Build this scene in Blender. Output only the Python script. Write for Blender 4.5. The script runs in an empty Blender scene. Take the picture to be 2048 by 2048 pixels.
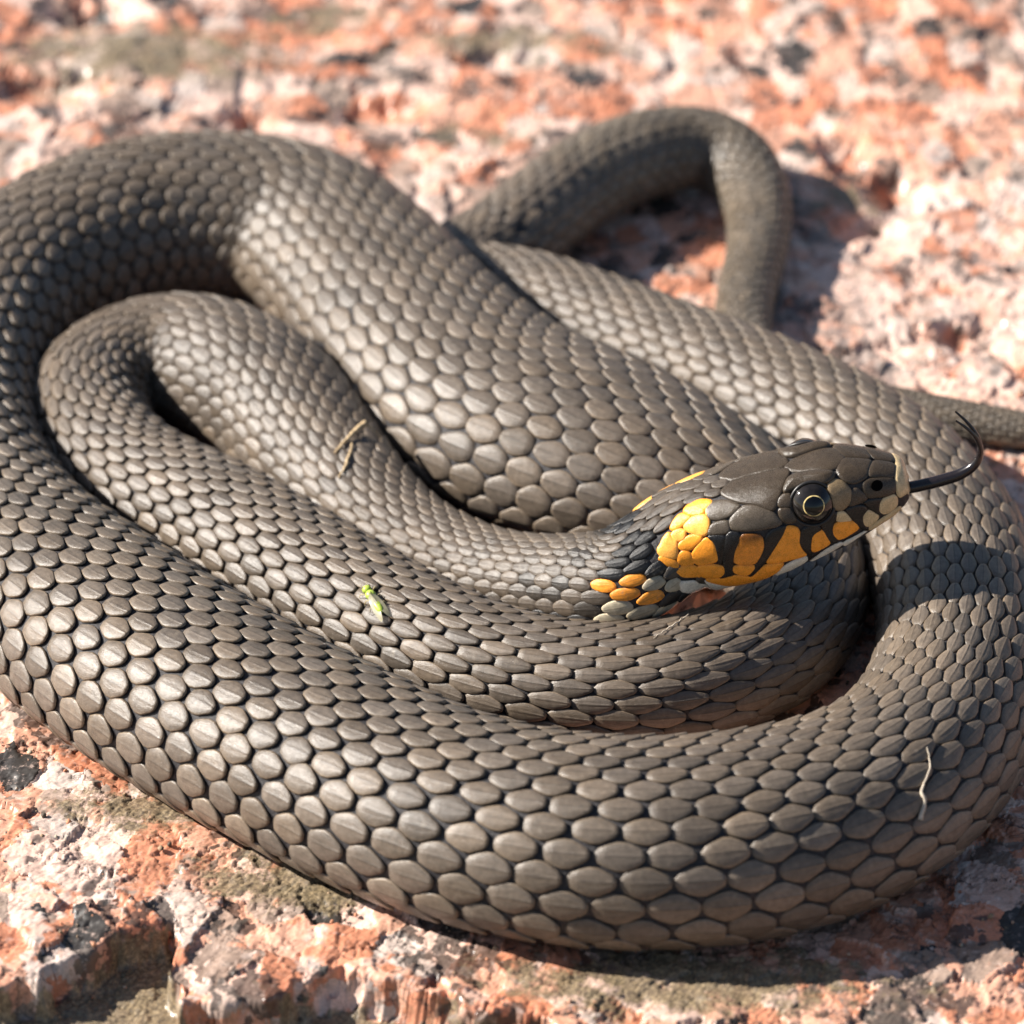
import bpy, math, random
import numpy as np
from mathutils import Vector
from mathutils.bvhtree import BVHTree

# ================================================================ camera, light, exposure
scene = bpy.context.scene
COL = scene.collection
MM = 0.001
EL = math.radians(33.0)
cam_d = bpy.data.cameras.new('camera'); cam = bpy.data.objects.new('camera', cam_d); COL.objects.link(cam)
CAM = np.array([0.0, -620 * math.cos(EL), 8 + 620 * math.sin(EL)])          # millimetres
cam.location = CAM * MM
cam.rotation_euler = (math.pi / 2 - EL, 0, 0)
cam_d.sensor_width = 36; cam_d.lens = 36 * 620 / 135.0
cam_d.clip_start = 0.02; cam_d.clip_end = 60
cam_d.dof.use_dof = True; cam_d.dof.focus_distance = 0.583; cam_d.dof.aperture_fstop = 24.0
scene.camera = cam

SUN = Vector((-0.83, 0.12, 0.55)).normalized()
world = bpy.data.worlds.new('World'); scene.world = world; world.use_nodes = True
wn = world.node_tree; bg = wn.nodes['Background']
sky = wn.nodes.new('ShaderNodeTexSky'); sky.sky_type = 'NISHITA'; sky.sun_disc = False
sky.sun_elevation = math.asin(SUN.z); sky.sun_rotation = math.atan2(SUN.x, SUN.y)
wn.links.new(sky.outputs[0], bg.inputs[0]); bg.inputs[1].default_value = 0.05
sl = bpy.data.lights.new('sun', 'SUN'); sl.energy = 5.0; sl.angle = math.radians(0.53); sl.color = (1, .945, .87)
so = bpy.data.objects.new('sun', sl); COL.objects.link(so)
so.rotation_euler = (-SUN).to_track_quat('-Z', 'Y').to_euler(); so.location = SUN * 2
vs = scene.view_settings
vs.view_transform = 'Standard'; vs.look = 'None'; vs.exposure = 1.15; vs.gamma = 1; vs.use_curve_mapping = False

rng = np.random.default_rng(7); random.seed(7)

scene.cycles.max_bounces = 5; scene.cycles.diffuse_bounces = 3; scene.cycles.glossy_bounces = 3

# ================================================================ helpers
def mesh_np(name, V, F, mat, parent=None, smooth=True, attrs=None, uv=None):
    """V in millimetres, F an (n,3) or (n,4) index array"""
    me = bpy.data.meshes.new(name); V = np.asarray(V, np.float32) * MM; F = np.asarray(F, np.int32)
    k = F.shape[1]
    me.vertices.add(len(V)); me.vertices.foreach_set('co', V.ravel())
    me.loops.add(F.size); me.loops.foreach_set('vertex_index', F.ravel())
    me.polygons.add(len(F)); me.polygons.foreach_set('loop_start', np.arange(0, F.size, k, dtype=np.int32))
    if smooth: me.polygons.foreach_set('use_smooth', np.ones(len(F), bool))
    me.update(calc_edges=True)
    for an, (ty, arr) in (attrs or {}).items():
        at = me.attributes.new(an, ty, 'POINT')
        at.data.foreach_set('color' if ty == 'FLOAT_COLOR' else ('vector' if ty in ('FLOAT2', 'FLOAT_VECTOR') else 'value'), np.asarray(arr, np.float32).ravel())
    me.materials.append(mat)
    o = bpy.data.objects.new(name, me); COL.objects.link(o); o.parent = parent
    return o

def grid_faces(n, m, wrap=False):
    i = np.arange(n - 1)[:, None]; j = np.arange(m if wrap else m - 1)[None]
    j2 = (j + 1) % m
    return np.stack([i * m + j, i * m + j2, (i + 1) * m + j2, (i + 1) * m + j], -1).reshape(-1, 4)

def tube(P, R, k=10, caps=True):
    P = np.asarray(P, float); R = np.asarray(R, float)
    T = np.gradient(P, axis=0); T /= np.linalg.norm(T, axis=1)[:, None]
    ref = np.array([.3, .5, .81]); N = np.cross(T, ref); N /= np.linalg.norm(N, axis=1)[:, None]; Bn = np.cross(T, N)
    t = np.linspace(0, 2 * math.pi, k, endpoint=False)
    V = P[:, None] + (N[:, None] * np.cos(t)[None, :, None] + Bn[:, None] * np.sin(t)[None, :, None]) * R[:, None, None]
    return V.reshape(-1, 3), grid_faces(len(P), k, True)

def resample(P, n):
    P = np.asarray(P, float); R = catmull(np.hstack([P, np.zeros((len(P), 3))]), 0.05)[:, :3]
    s = np.concatenate([[0], np.cumsum(np.linalg.norm(np.diff(R, axis=0), axis=1))]); t = np.linspace(0, s[-1], n)
    return np.stack([np.interp(t, s, R[:, j]) for j in range(3)], 1)

def ellipsoid(c, r, X, Y, Zv, n=12, m=16):
    a = np.linspace(.02, math.pi - .02, n)[:, None]; b = np.linspace(0, 2 * math.pi, m, endpoint=False)[None]
    x = np.cos(a) + 0 * b; y = np.sin(a) * np.cos(b); z = np.sin(a) * np.sin(b)
    V = np.asarray(c) + x[..., None] * r[0] * X + y[..., None] * r[1] * Y + z[..., None] * r[2] * Zv
    return V.reshape(-1, 3), grid_faces(n, m, True)

def merge(parts):
    V = []; F = []; o = 0
    for v, f in parts:
        V.append(v); F.append(f + o); o += len(v)
    return np.vstack(V), np.vstack(F)

def vnoise(x, y, f, seed):
    x = x * f; y = y * f; xi = np.floor(x).astype(np.int64); yi = np.floor(y).astype(np.int64); u = x - xi; v = y - yi
    u = u * u * (3 - 2 * u); v = v * v * (3 - 2 * v)
    def h(a, b):
        n = (a * 374761393 + b * 668265263 + seed * 974634777) & 0x7fffffff
        n = ((n ^ (n >> 13)) * 1274126177) & 0x7fffffff
        return ((n ^ (n >> 16)) & 0xffff) / 65535.0
    return (h(xi, yi) * (1 - u) + h(xi + 1, yi) * u) * (1 - v) + (h(xi, yi + 1) * (1 - u) + h(xi + 1, yi + 1) * u) * v

def sstep(x, a, b):
    t = np.clip((x - a) / (b - a), 0, 1); return t * t * (3 - 2 * t)

class NT:
    """small wrapper for building a node tree"""
    def __init__(self, mat): self.t = mat.node_tree; self.n = self.t.nodes; self.l = self.t.links
    def put(self, sock, v):
        if v is None: return
        if hasattr(v, 'is_output'): self.l.new(v, sock)
        elif isinstance(v, (tuple, list)) and len(v) == 3 and sock.type == 'RGBA': sock.default_value = (*v, 1)
        else: sock.default_value = v
    def math(self, op, a, b=None, c=None, clamp=False):
        n = self.n.new('ShaderNodeMath'); n.operation = op; n.use_clamp = clamp
        for i, v in enumerate((a, b, c)): self.put(n.inputs[i], v) if v is not None else None
        return n.outputs[0]
    def vmath(self, op, a, b=None):
        n = self.n.new('ShaderNodeVectorMath'); n.operation = op; self.put(n.inputs[0], a)
        if b is not None:
            if op == 'SCALE': self.put(n.inputs['Scale'], b)
            else: self.put(n.inputs[1], b)
        return n.outputs['Value' if op in ('DOT_PRODUCT', 'LENGTH') else 'Vector']
    def noise(self, vec, scale, detail=3, rough=.55, col=False):
        n = self.n.new('ShaderNodeTexNoise'); self.put(n.inputs['Vector'], vec); n.inputs['Scale'].default_value = scale
        n.inputs['Detail'].default_value = detail; n.inputs['Roughness'].default_value = rough
        return n.outputs['Color' if col else 'Fac']
    def voro(self, vec, scale, feature='F1'):
        n = self.n.new('ShaderNodeTexVoronoi'); n.feature = feature; self.put(n.inputs['Vector'], vec); n.inputs['Scale'].default_value = scale
        return n
    def ramp(self, fac, stops, mode='LINEAR'):
        n = self.n.new('ShaderNodeValToRGB'); r = n.color_ramp; r.interpolation = mode; self.put(n.inputs[0], fac)
        while len(r.elements) < len(stops): r.elements.new(1)
        for e, (p, c) in zip(r.elements, stops):
            e.position = p; e.color = (*c, 1) if isinstance(c, tuple) else (c, c, c, 1)
        return n.outputs[0]
    def mix(self, f, a, b, blend='MIX'):
        n = self.n.new('ShaderNodeMix'); n.data_type = 'RGBA'; n.blend_type = blend
        self.put(n.inputs[0], f); self.put(n.inputs[6], a); self.put(n.inputs[7], b); return n.outputs[2]
    def rng(self, v, a, b, c, d):
        n = self.n.new('ShaderNodeMapRange'); self.put(n.inputs[0], v)
        for i, q in enumerate((a, b, c, d)): n.inputs[i + 1].default_value = q
        return n.outputs[0]
    def sep(self, c):
        n = self.n.new('ShaderNodeSeparateColor'); self.put(n.inputs[0], c); return n.outputs
    def attr(self, name):
        n = self.n.new('ShaderNodeAttribute'); n.attribute_name = name; return n
    def bump(self, h, strength, dist):
        n = self.n.new('ShaderNodeBump'); n.inputs['Strength'].default_value = strength; n.inputs['Distance'].default_value = dist
        self.put(n.inputs['Height'], h); return n.outputs[0]

def new_mat(name, **kw):
    m = bpy.data.materials.new(name); m.use_nodes = True; b = m.node_tree.nodes['Principled BSDF']
    for k, v in kw.items():
        b.inputs[k.replace('_', ' ')].default_value = v
    return m, b, NT(m)

# ---------------------------------------------------------------- snake surface (numpy, millimetres)
def gsmooth(A, k):
    A = np.asarray(A, float)
    r = int(3 * k); w = np.exp(-0.5 * (np.arange(-r, r + 1) / k) ** 2); w /= w.sum()
    P = np.concatenate([2 * A[:1] - A[r:0:-1], A, 2 * A[-1:] - A[-2:-r - 2:-1]])
    if A.ndim == 1: return np.convolve(P, w, 'valid')
    return np.stack([np.convolve(P[:, i], w, 'valid') for i in range(A.shape[1])], 1)

def catmull(P, step):
    P = np.asarray(P, float)
    Q = np.vstack([2 * P[0] - P[1], P, 2 * P[-1] - P[-2]])
    d = np.sqrt(np.linalg.norm(np.diff(Q[:, :3], axis=0), axis=1))
    t = np.concatenate([[0], np.cumsum(d)]); out = []
    for i in range(1, len(Q) - 2):
        t0, t1, t2, t3 = t[i - 1:i + 3]
        n = max(4, int(np.linalg.norm(Q[i + 1, :3] - Q[i, :3]) / step * 1.3))
        tt = np.linspace(t1, t2, n, endpoint=False)[:, None]
        A1 = (t1 - tt) / (t1 - t0) * Q[i - 1] + (tt - t0) / (t1 - t0) * Q[i]
        A2 = (t2 - tt) / (t2 - t1) * Q[i] + (tt - t1) / (t2 - t1) * Q[i + 1]
        A3 = (t3 - tt) / (t3 - t2) * Q[i + 1] + (tt - t2) / (t3 - t2) * Q[i + 2]
        B1 = (t2 - tt) / (t2 - t0) * A1 + (tt - t0) / (t2 - t0) * A2
        B2 = (t3 - tt) / (t3 - t1) * A2 + (tt - t1) / (t3 - t1) * A3
        out.append((t2 - tt) / (t2 - t1) * B1 + (tt - t1) / (t2 - t1) * B2)
    out.append(Q[-2:-1]); C = np.vstack(out)
    s = np.concatenate([[0], np.cumsum(np.linalg.norm(np.diff(C[:, :3], axis=0), axis=1))])
    S = np.arange(0, s[-1], step)
    return np.stack([np.interp(S, s, C[:, j]) for j in range(C.shape[1])], 1)

class Body:
    """A tube: head axis first (HEAD table of sections), then the body control points."""
    DS = 0.25
    def __init__(self, ctrl, head):
        R = catmull(ctrl, self.DS)
        k = 10
        C = R[:, :3]; sm = gsmooth(C, 14); w = np.clip((np.arange(len(C)) * self.DS - 22) / 10, 0, 1)[:, None]
        C = C * (1 - w) + sm * w
        seg = np.concatenate([[0], np.cumsum(np.linalg.norm(np.diff(C, axis=0), axis=1))])
        S = np.arange(0, seg[-1], self.DS)
        C = np.stack([np.interp(S, seg, C[:, j]) for j in range(3)], 1)
        a = np.interp(S, seg, gsmooth(R[:, 3], 24)); b = np.interp(S, seg, gsmooth(R[:, 4], 24))
        roll = np.interp(S, seg, gsmooth(R[:, 5], 24))
        T = np.gradient(C, axis=0); T /= np.linalg.norm(T, axis=1)[:, None]
        Z = np.array([0, 0, 1.0])
        W = np.cross(T, Z); W /= np.linalg.norm(W, axis=1)[:, None]
        U = np.cross(W, T)
        c, s_ = np.cos(roll)[:, None], np.sin(roll)[:, None]
        W, U = W * c + U * s_, U * c - W * s_
        H = np.asarray(head, float); he = H[-1, 0]
        m = np.clip((S - (he - 8)) / 12, 0, 1); m = m * m * (3 - 2 * m)
        hi = lambda j: np.interp(S, H[:, 0], H[:, j])
        self.S, self.C, self.T, self.W, self.U = S, C, T, W, U
        self.a = hi(1) * (1 - m) + a * m
        self.bt = hi(2) * (1 - m) + 1.10 * b * m
        self.bb = hi(3) * (1 - m) + 0.64 * b * m
        self.n = hi(4) * (1 - m) + 2.12 * m
        for nm in ('a', 'bt', 'bb', 'n'):
            v = getattr(self, nm); g = gsmooth(v, 3); q = np.clip((S - 1.5) / 2, 0, 1)
            setattr(self, nm, v * (1 - q) + g * q)
        self.L = S[-1]
    def interp(self, A, s):
        x = np.clip(s / self.DS, 0, len(self.S) - 1.001); i = x.astype(int); f = x - i
        if A.ndim == 1: return A[i] * (1 - f) + A[i + 1] * f
        return A[i] * (1 - f)[..., None] + A[i + 1] * f[..., None]
    def point(self, s, th):
        s = np.asarray(s, float); th = np.asarray(th, float)
        e = 2 / self.interp(self.n, s)
        sn, cs = np.sin(th), np.cos(th)
        X = np.sign(sn) * np.abs(sn) ** e; Y = np.sign(cs) * np.abs(cs) ** e
        a = self.interp(self.a, s); b = np.where(cs > 0, self.interp(self.bt, s), self.interp(self.bb, s))
        return self.interp(self.C, s) + self.interp(self.W, s) * (a * X)[..., None] + self.interp(self.U, s) * (b * Y)[..., None]
    def normal(self, s, th):
        s = np.asarray(s, float); th = np.asarray(th, float)
        ds = self.point(np.minimum(s + .3, self.L - .01), th) - self.point(np.maximum(s - .3, 0.01), th)
        dt = self.point(s, th + .02) - self.point(s, th - .02)
        n = np.cross(ds, dt); l = np.linalg.norm(n, axis=-1, keepdims=True)
        n = n / np.maximum(l, 1e-9)
        out = self.point(s, th) - self.interp(self.C, s)
        sg = np.sign(np.sum(n * out, -1, keepdims=True)); sg[sg == 0] = 1
        return n * sg
    def arc_tables(self, nrow, frac, step=2.0):
        """theta for rows -nrow..nrow equally spaced along the upper girth fraction"""
        ss = np.arange(0, self.L, step); th = np.linspace(0, math.pi, 241)
        P = self.point(np.repeat(ss[:, None], 241, 1), np.repeat(th[None], len(ss), 0))
        l = np.concatenate([np.zeros((len(ss), 1)), np.cumsum(np.linalg.norm(np.diff(P, axis=1), axis=2), axis=1)], 1)
        tab = np.zeros((len(ss), 2 * nrow + 5)); q = np.zeros(len(ss))
        for i in range(len(ss)):
            q[i] = l[i, -1] * frac / (nrow + .5)
            tab[i] = np.interp(np.arange(2 * nrow + 5) * q[i] * .5, l[i], th)
        return ss, tab, q


# ================================================================ materials
def granite():
    m, b, t = new_mat('red_granite'); m.displacement_method = 'DISPLACEMENT'
    tc = t.n.new('ShaderNodeTexCoord').outputs['Object']
    P = t.vmath('SCALE', tc, 1000.0)                                        # millimetres
    w1 = t.vmath('SUBTRACT', t.noise(P, .33, 3, .6, True), (.5, .5, .5))
    w2 = t.vmath('SUBTRACT', t.noise(P, 1.6, 3, .6, True), (.5, .5, .5))
    Pw = t.vmath('ADD', t.vmath('ADD', P, t.vmath('SCALE', w1, 3.0)), t.vmath('SCALE', w2, .9))
    Pw = t.vmath('MULTIPLY', Pw, (1, .85, 1))
    v1 = t.voro(Pw, .18); c1 = t.sep(v1.outputs['Color'])
    v2 = t.voro(Pw, .62); c2 = t.sep(v2.outputs['Color'])
    stops = [(0, (.60, .25, .145)), (.22, (.66, .36, .25)), (.44, (.70, .49, .40)), (.72, (.58, .47, .41)), (.85, (.30, .22, .175)), (.95, (.035, .031, .028))]
    big = t.ramp(c1[0], stops, 'CONSTANT'); small = t.ramp(c2[0], stops, 'CONSTANT')
    sel = t.rng(t.noise(P, .12, 4, .6), .54, .60, 0, 1)
    blk = t.rng(t.math('ADD', t.noise(P, .07, 2), t.math('MULTIPLY', c2[1], .25)), .73, .75, 0, 1)
    base = t.mix(sel, big, small)
    base = t.mix(t.math('MULTIPLY', blk, .85), base, (.035, .031, .028))
    base = t.mix(t.rng(t.noise(P, .035, 3, .5), .45, .65, 0, .45), base, t.mix(1, base, (1.25, .92, .72), 'MULTIPLY'))
    base = t.mix(t.math('MULTIPLY', t.attr('pale').outputs['Fac'], t.rng(t.noise(P, .16, 4, .6), .40, .52, 0, 1)), base, t.mix(c2[1], (.70, .45, .35), (.72, .57, .49)))
    # crystal to crystal and within-crystal variation, pale cleavage streaks
    base = t.mix(.75, base, t.ramp(t.math('ADD', t.math('MULTIPLY', c2[1], .6), t.math('MULTIPLY', c1[1], .4)), [(.1, .68), (.9, 1.2)]), 'MULTIPLY')
    fine = t.noise(P, 3.2, 4, .65)
    base = t.mix(.8, base, t.ramp(fine, [(.25, .58), (.5, 1.0), (.8, 1.28)]), 'MULTIPLY')
    base = t.mix(t.math('MULTIPLY', t.rng(t.noise(P, .9, 5, .7), .57, .70, 0, .6), 1), base, (.68, .50, .42))
    veins = t.voro(Pw, .55, 'DISTANCE_TO_EDGE').outputs['Distance']
    vm = t.math('MULTIPLY', t.rng(veins, .0, .09, 1, 0), t.rng(t.noise(P, .2, 3), .48, .62, 0, .8))
    base = t.mix(vm, base, (.045, .038, .032))
    # soil and lichen crust
    dirt = t.attr('dirt').outputs['Fac']
    gr = t.noise(P, 2.2, 5, .75)
    dm = t.rng(t.math('ADD', t.math('ADD', dirt, t.math('MULTIPLY', t.noise(P, .25, 4, .6), .9)), t.math('MULTIPLY', gr, .55)), .98, 1.14, 0, 1)
    dc = t.ramp(t.noise(P, 1.9, 6, .8), [(.33, (.028, .024, .019)), (.48, (.15, .115, .07)), (.6, (.30, .225, .13)), (.72, (.46, .37, .25))])
    col = t.mix(t.math('MULTIPLY', dm, .93), base, dc)
    t.put(b.inputs['Base Color'], col)
    t.put(b.inputs['Roughness'], t.rng(t.math('MULTIPLY', c2[2], fine), .1, .6, .28, .75)); b.inputs['Specular IOR Level'].default_value = .45
    # relief: every crystal a tilted facet, plus crust granules
    def facet(v, amp):
        pos = t.vmath('SUBTRACT', Pw, v.outputs['Position'])
        return t.math('MULTIPLY', t.vmath('DOT_PRODUCT', pos, t.vmath('SUBTRACT', v.outputs['Color'], (.5, .5, .5))), amp)
    h = t.math('ADD', facet(v1, .30), facet(v2, .24))
    h = t.math('ADD', h, t.math('MULTIPLY', c1[2], .35))
    h = t.math('ADD', h, t.math('MULTIPLY', c2[2], .22))
    h = t.math('MULTIPLY', h, t.math('SUBTRACT', 1, t.math('MULTIPLY', dm, .6)))
    h = t.math('ADD', h, t.math('MULTIPLY', t.noise(P, 1.1, 6, .68), .5))
    h = t.math('ADD', h, t.math('MULTIPLY', t.math('MULTIPLY', gr, dm), .5))
    h = t.math('SUBTRACT', h, t.math('MULTIPLY', vm, .35))
    h = t.math('SUBTRACT', h, .55)
    d = t.n.new('ShaderNodeDisplacement'); t.put(d.inputs['Height'], h); d.inputs['Midlevel'].default_value = 0; d.inputs['Scale'].default_value = MM
    t.l.new(d.outputs[0], t.n['Material Output'].inputs['Displacement'])
    return m

def scale_mat():
    m, b, t = new_mat('snake_scale')
    tint = t.attr('tint').outputs['Color']; q = t.sep(t.attr('suv').outputs['Vector'])   # x along, y across, z random
    tc = t.n.new('ShaderNodeTexCoord').outputs['Object']; P = t.vmath('SCALE', tc, 1000.0)
    sv = t.n.new('ShaderNodeCombineXYZ'); t.put(sv.inputs[0], t.math('MULTIPLY', q[0], 1.2)); t.put(sv.inputs[1], t.math('MULTIPLY', q[1], 9)); t.put(sv.inputs[2], t.math('MULTIPLY', q[2], 60))
    stri = t.noise(sv.outputs[0], 1.6, 4, .6)
    col = t.mix(.55, tint, t.ramp(q[2], [(0, .72), (1, 1.28)]), 'MULTIPLY')
    col = t.mix(.5, col, t.ramp(stri, [(.3, .6), (.7, 1.35)]), 'MULTIPLY')
    col = t.mix(.7, col, t.ramp(t.noise(P, 1.3, 4, .65), [(.3, .62), (.7, 1.3)]), 'MULTIPLY')
    col = t.mix(.5, col, t.ramp(t.noise(P, .09, 3, .5), [(.35, .85), (.65, 1.15)]), 'MULTIPLY')
    ay = t.math('ABSOLUTE', q[1])
    keel = t.math('MULTIPLY', t.rng(ay, .03, .10, 1, 0), t.rng(q[0], -.8, -.3, 0, 1))
    col = t.mix(t.math('MULTIPLY', keel, .45), col, t.mix(1, col, (.35, .33, .32), 'MULTIPLY'))
    rim = t.math('MAXIMUM', t.rng(ay, .80, .92, 0, 1), t.rng(q[0], .82, .95, 0, 1))
    col = t.mix(t.math('MULTIPLY', rim, .55), col, t.mix(1, col, (1.5, 1.4, 1.2), 'MULTIPLY'))
    edge = t.rng(ay, .97, 1.0, 0, .8); col = t.mix(edge, col, (.03, .026, .026))
    wear = t.rng(t.noise(P, .55, 5, .7), .60, .70, 0, .35); col = t.mix(wear, col, (.26, .215, .165))
    dark = t.rng(t.noise(P, .4, 4, .7), .36, .28, 0, .5); col = t.mix(dark, col, (.05, .04, .032))
    dust = t.rng(t.noise(P, 5.0, 3, .75), .655, .72, 0, .5); col = t.mix(dust, col, (.5, .46, .40))
    t.put(b.inputs['Base Color'], col)
    t.put(b.inputs['Roughness'], t.rng(t.noise(P, 2.5, 3), .3, .7, .30, .47)); b.inputs['Specular IOR Level'].default_value = .5
    hb = t.math('ADD', t.math('MULTIPLY', stri, .6), t.noise(P, 6, 3, .6))
    t.put(b.inputs['Normal'], t.bump(hb, .6, .00009))
    return m

def skin_mat():
    m, b, t = new_mat('snake_skin', Roughness=.55)
    tc = t.n.new('ShaderNodeTexCoord').outputs['Object']; P = t.vmath('SCALE', tc, 1000.0)
    n = t.noise(P, 2.2, 5, .7)
    t.put(b.inputs['Base Color'], t.ramp(n, [(.3, (.012, .011, .012)), (.7, (.045, .040, .042))]))
    t.put(b.inputs['Normal'], t.bump(n, .6, .0003)); b.inputs['Specular IOR Level'].default_value = .35
    return m

def plate_mat():
    m, b, t = new_mat('head_plate'); tint = t.attr('tint').outputs['Color']
    tc = t.n.new('ShaderNodeTexCoord').outputs['Object']; P = t.vmath('SCALE', tc, 1000.0)
    n = t.noise(P, 1.1, 4, .6); f = t.noise(P, 7, 4, .7)
    col = t.mix(.5, tint, t.ramp(n, [(.3, .62), (.7, 1.35)]), 'MULTIPLY')
    col = t.mix(.7, col, t.ramp(f, [(.3, .7), (.7, 1.3)]), 'MULTIPLY')
    col = t.mix(t.rng(t.noise(P, 6, 2, .6), .74, .78, 0, .6), col, (.55, .5, .45))
    t.put(b.inputs['Base Color'], col)
    t.put(b.inputs['Roughness'], t.rng(f, .3, .7, .20, .36)); b.inputs['Specular IOR Level'].default_value = .42
    t.put(b.inputs['Normal'], t.bump(t.math('ADD', n, t.math('MULTIPLY', f, .6)), .5, .00016))
    return m

M_ROCK, M_SCALE, M_SKIN, M_PLATE = granite(), scale_mat(), skin_mat(), plate_mat()
def plain(name, col, rough, var=.3, scale=2.0, **kw):
    m, b, t = new_mat(name, Roughness=rough, **kw)
    tc = t.n.new('ShaderNodeTexCoord').outputs['Object']; P = t.vmath('SCALE', tc, 1000.0)
    t.put(b.inputs['Base Color'], t.mix(1, col, t.ramp(t.noise(P, scale, 4, .6), [(.3, 1 - var), (.7, 1 + var)]), 'MULTIPLY'))
    return m

# ================================================================ granite ground
LEDGE = np.array([(-5000, -88), (-72, -88.3), (-56.2, -87.8), (-51.1, -82.4), (-47.8, -80.3), (-47.3, -77.8), (-40.9, -75.3), (-39.9, -86), (-38.3, -91.8), (-33, -92.8), (-28.8, -91.3), (-25.2, -87.4), (-20.3, -86.4), (-12.8, -88.3), (-4.1, -92.3), (8.2, -98.1), (26.3, -104), (60, -112), (5000, -900)])
PITS = [(-68, 162, 7, 5, 4), (-73.6, 134.5, 10, 5, 4), (-40.7, 124, 6, 4, 2.5), (-22, 128, 8, 4, 2), (-1.3, 144, 7, 5, 2.5), (57.5, 103, 4, 7, 4), (51, 113, 4, 6, 2.5), (54, 91, 5, 3, 3), (-14, -99, 9, 3, 2), (66, 60, 5, 4, 2.5), (22, -9, 11, 8, 7)]  # last hollow, below the neck, added so that gap falls into shade
def ground_height(x, y):
    z = 1.5 * (vnoise(x, y, .045, 1) - .5) + .9 * (vnoise(x, y, .13, 2) - .5) + .6 * (vnoise(x, y, .33, 3) - .5)
    z = z * .75 - .35
    wx = x + 2.2 * (vnoise(x, y, .3, 8) - .5); wy = y + 3.0 * (vnoise(x, y, .28, 9) - .5) + 1.2 * (vnoise(x, y, .8, 10) - .5)
    yl = np.interp(wx, LEDGE[:, 0], LEDGE[:, 1])
    z = z - (4.6 + 1.4 * vnoise(x, y, .1, 5)) * sstep(yl - wy, -.2, 2.0)
    for px, py, rx, ry, d in PITS:
        z = z - d * np.exp(-(((wx - px) / rx) ** 2 + ((wy - py) / ry) ** 2) ** 1.5)
    far = np.hypot(x, y - 20)
    z = z + sstep(y, 60, 170) * 2.5 * (vnoise(x, y, .03, 12) - .25)         # gentle undulation behind the coils
    z = z + sstep(far, 250, 1500) * 60 * (vnoise(x, y, .0025, 13) - .5)
    return z
def build_ground():
    xs = np.concatenate([-np.geomspace(3500, 101, 60), np.arange(-100, -86, .8), np.arange(-86, 86, .235), np.arange(86, 100, .8), np.geomspace(101, 3500, 60)])
    ys = [-112.0]
    while ys[-1] < 180: ys.append(ys[-1] + .27 + .33 * sstep(np.array(ys[-1]), -20, 150))
    ys = np.concatenate([-np.geomspace(3500, 130, 50), np.arange(-129, -113, 1.0), ys, np.geomspace(182, 5000, 70)])
    X, Y = np.meshgrid(xs, ys); Z = ground_height(X, Y)
    D = .12 * np.ones_like(X)
    low = sstep(np.interp(X, LEDGE[:, 0], LEDGE[:, 1]) - Y, 0, 3)
    D = np.maximum(D, .75 * low)
    for px, py, rx, ry, d in DIRT:
        D = np.maximum(D, d * np.exp(-(((X - px) / rx) ** 2 + ((Y - py) / ry) ** 2)))
    PL = np.maximum(.62 * np.exp(-(((X - 62) / 26) ** 2 + ((Y - 62) / 34) ** 2)), .5 * np.exp(-(((X + 12) / 16) ** 2 + ((Y - 92) / 14) ** 2)))   # a paler, quartz rich zone
    V = np.stack([X, Y, Z], -1).reshape(-1, 3)
    o = mesh_np('ground', V, grid_faces(len(ys), len(xs)), M_ROCK, attrs={'dirt': ('FLOAT', D.ravel()), 'pale': ('FLOAT', PL.ravel())})
    o['kind'] = 'structure'; o['label'] = 'rough red and pink granite rock surface under the snake'
    return o
DIRT = [(-20, -68, 22, 7, .62), (-45, -55, 14, 7, .5), (20, -88, 30, 9, .5), (-58, 146, 30, 14, .5), (-30, 158, 14, 8, .45), (0, 150, 30, 8, .4), (50, 100, 9, 9, .4), (66, -70, 10, 8, .3), (-5, 118, 18, 6, .35), (-60, 100, 14, 4, .3)]
ground = build_ground()

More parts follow.
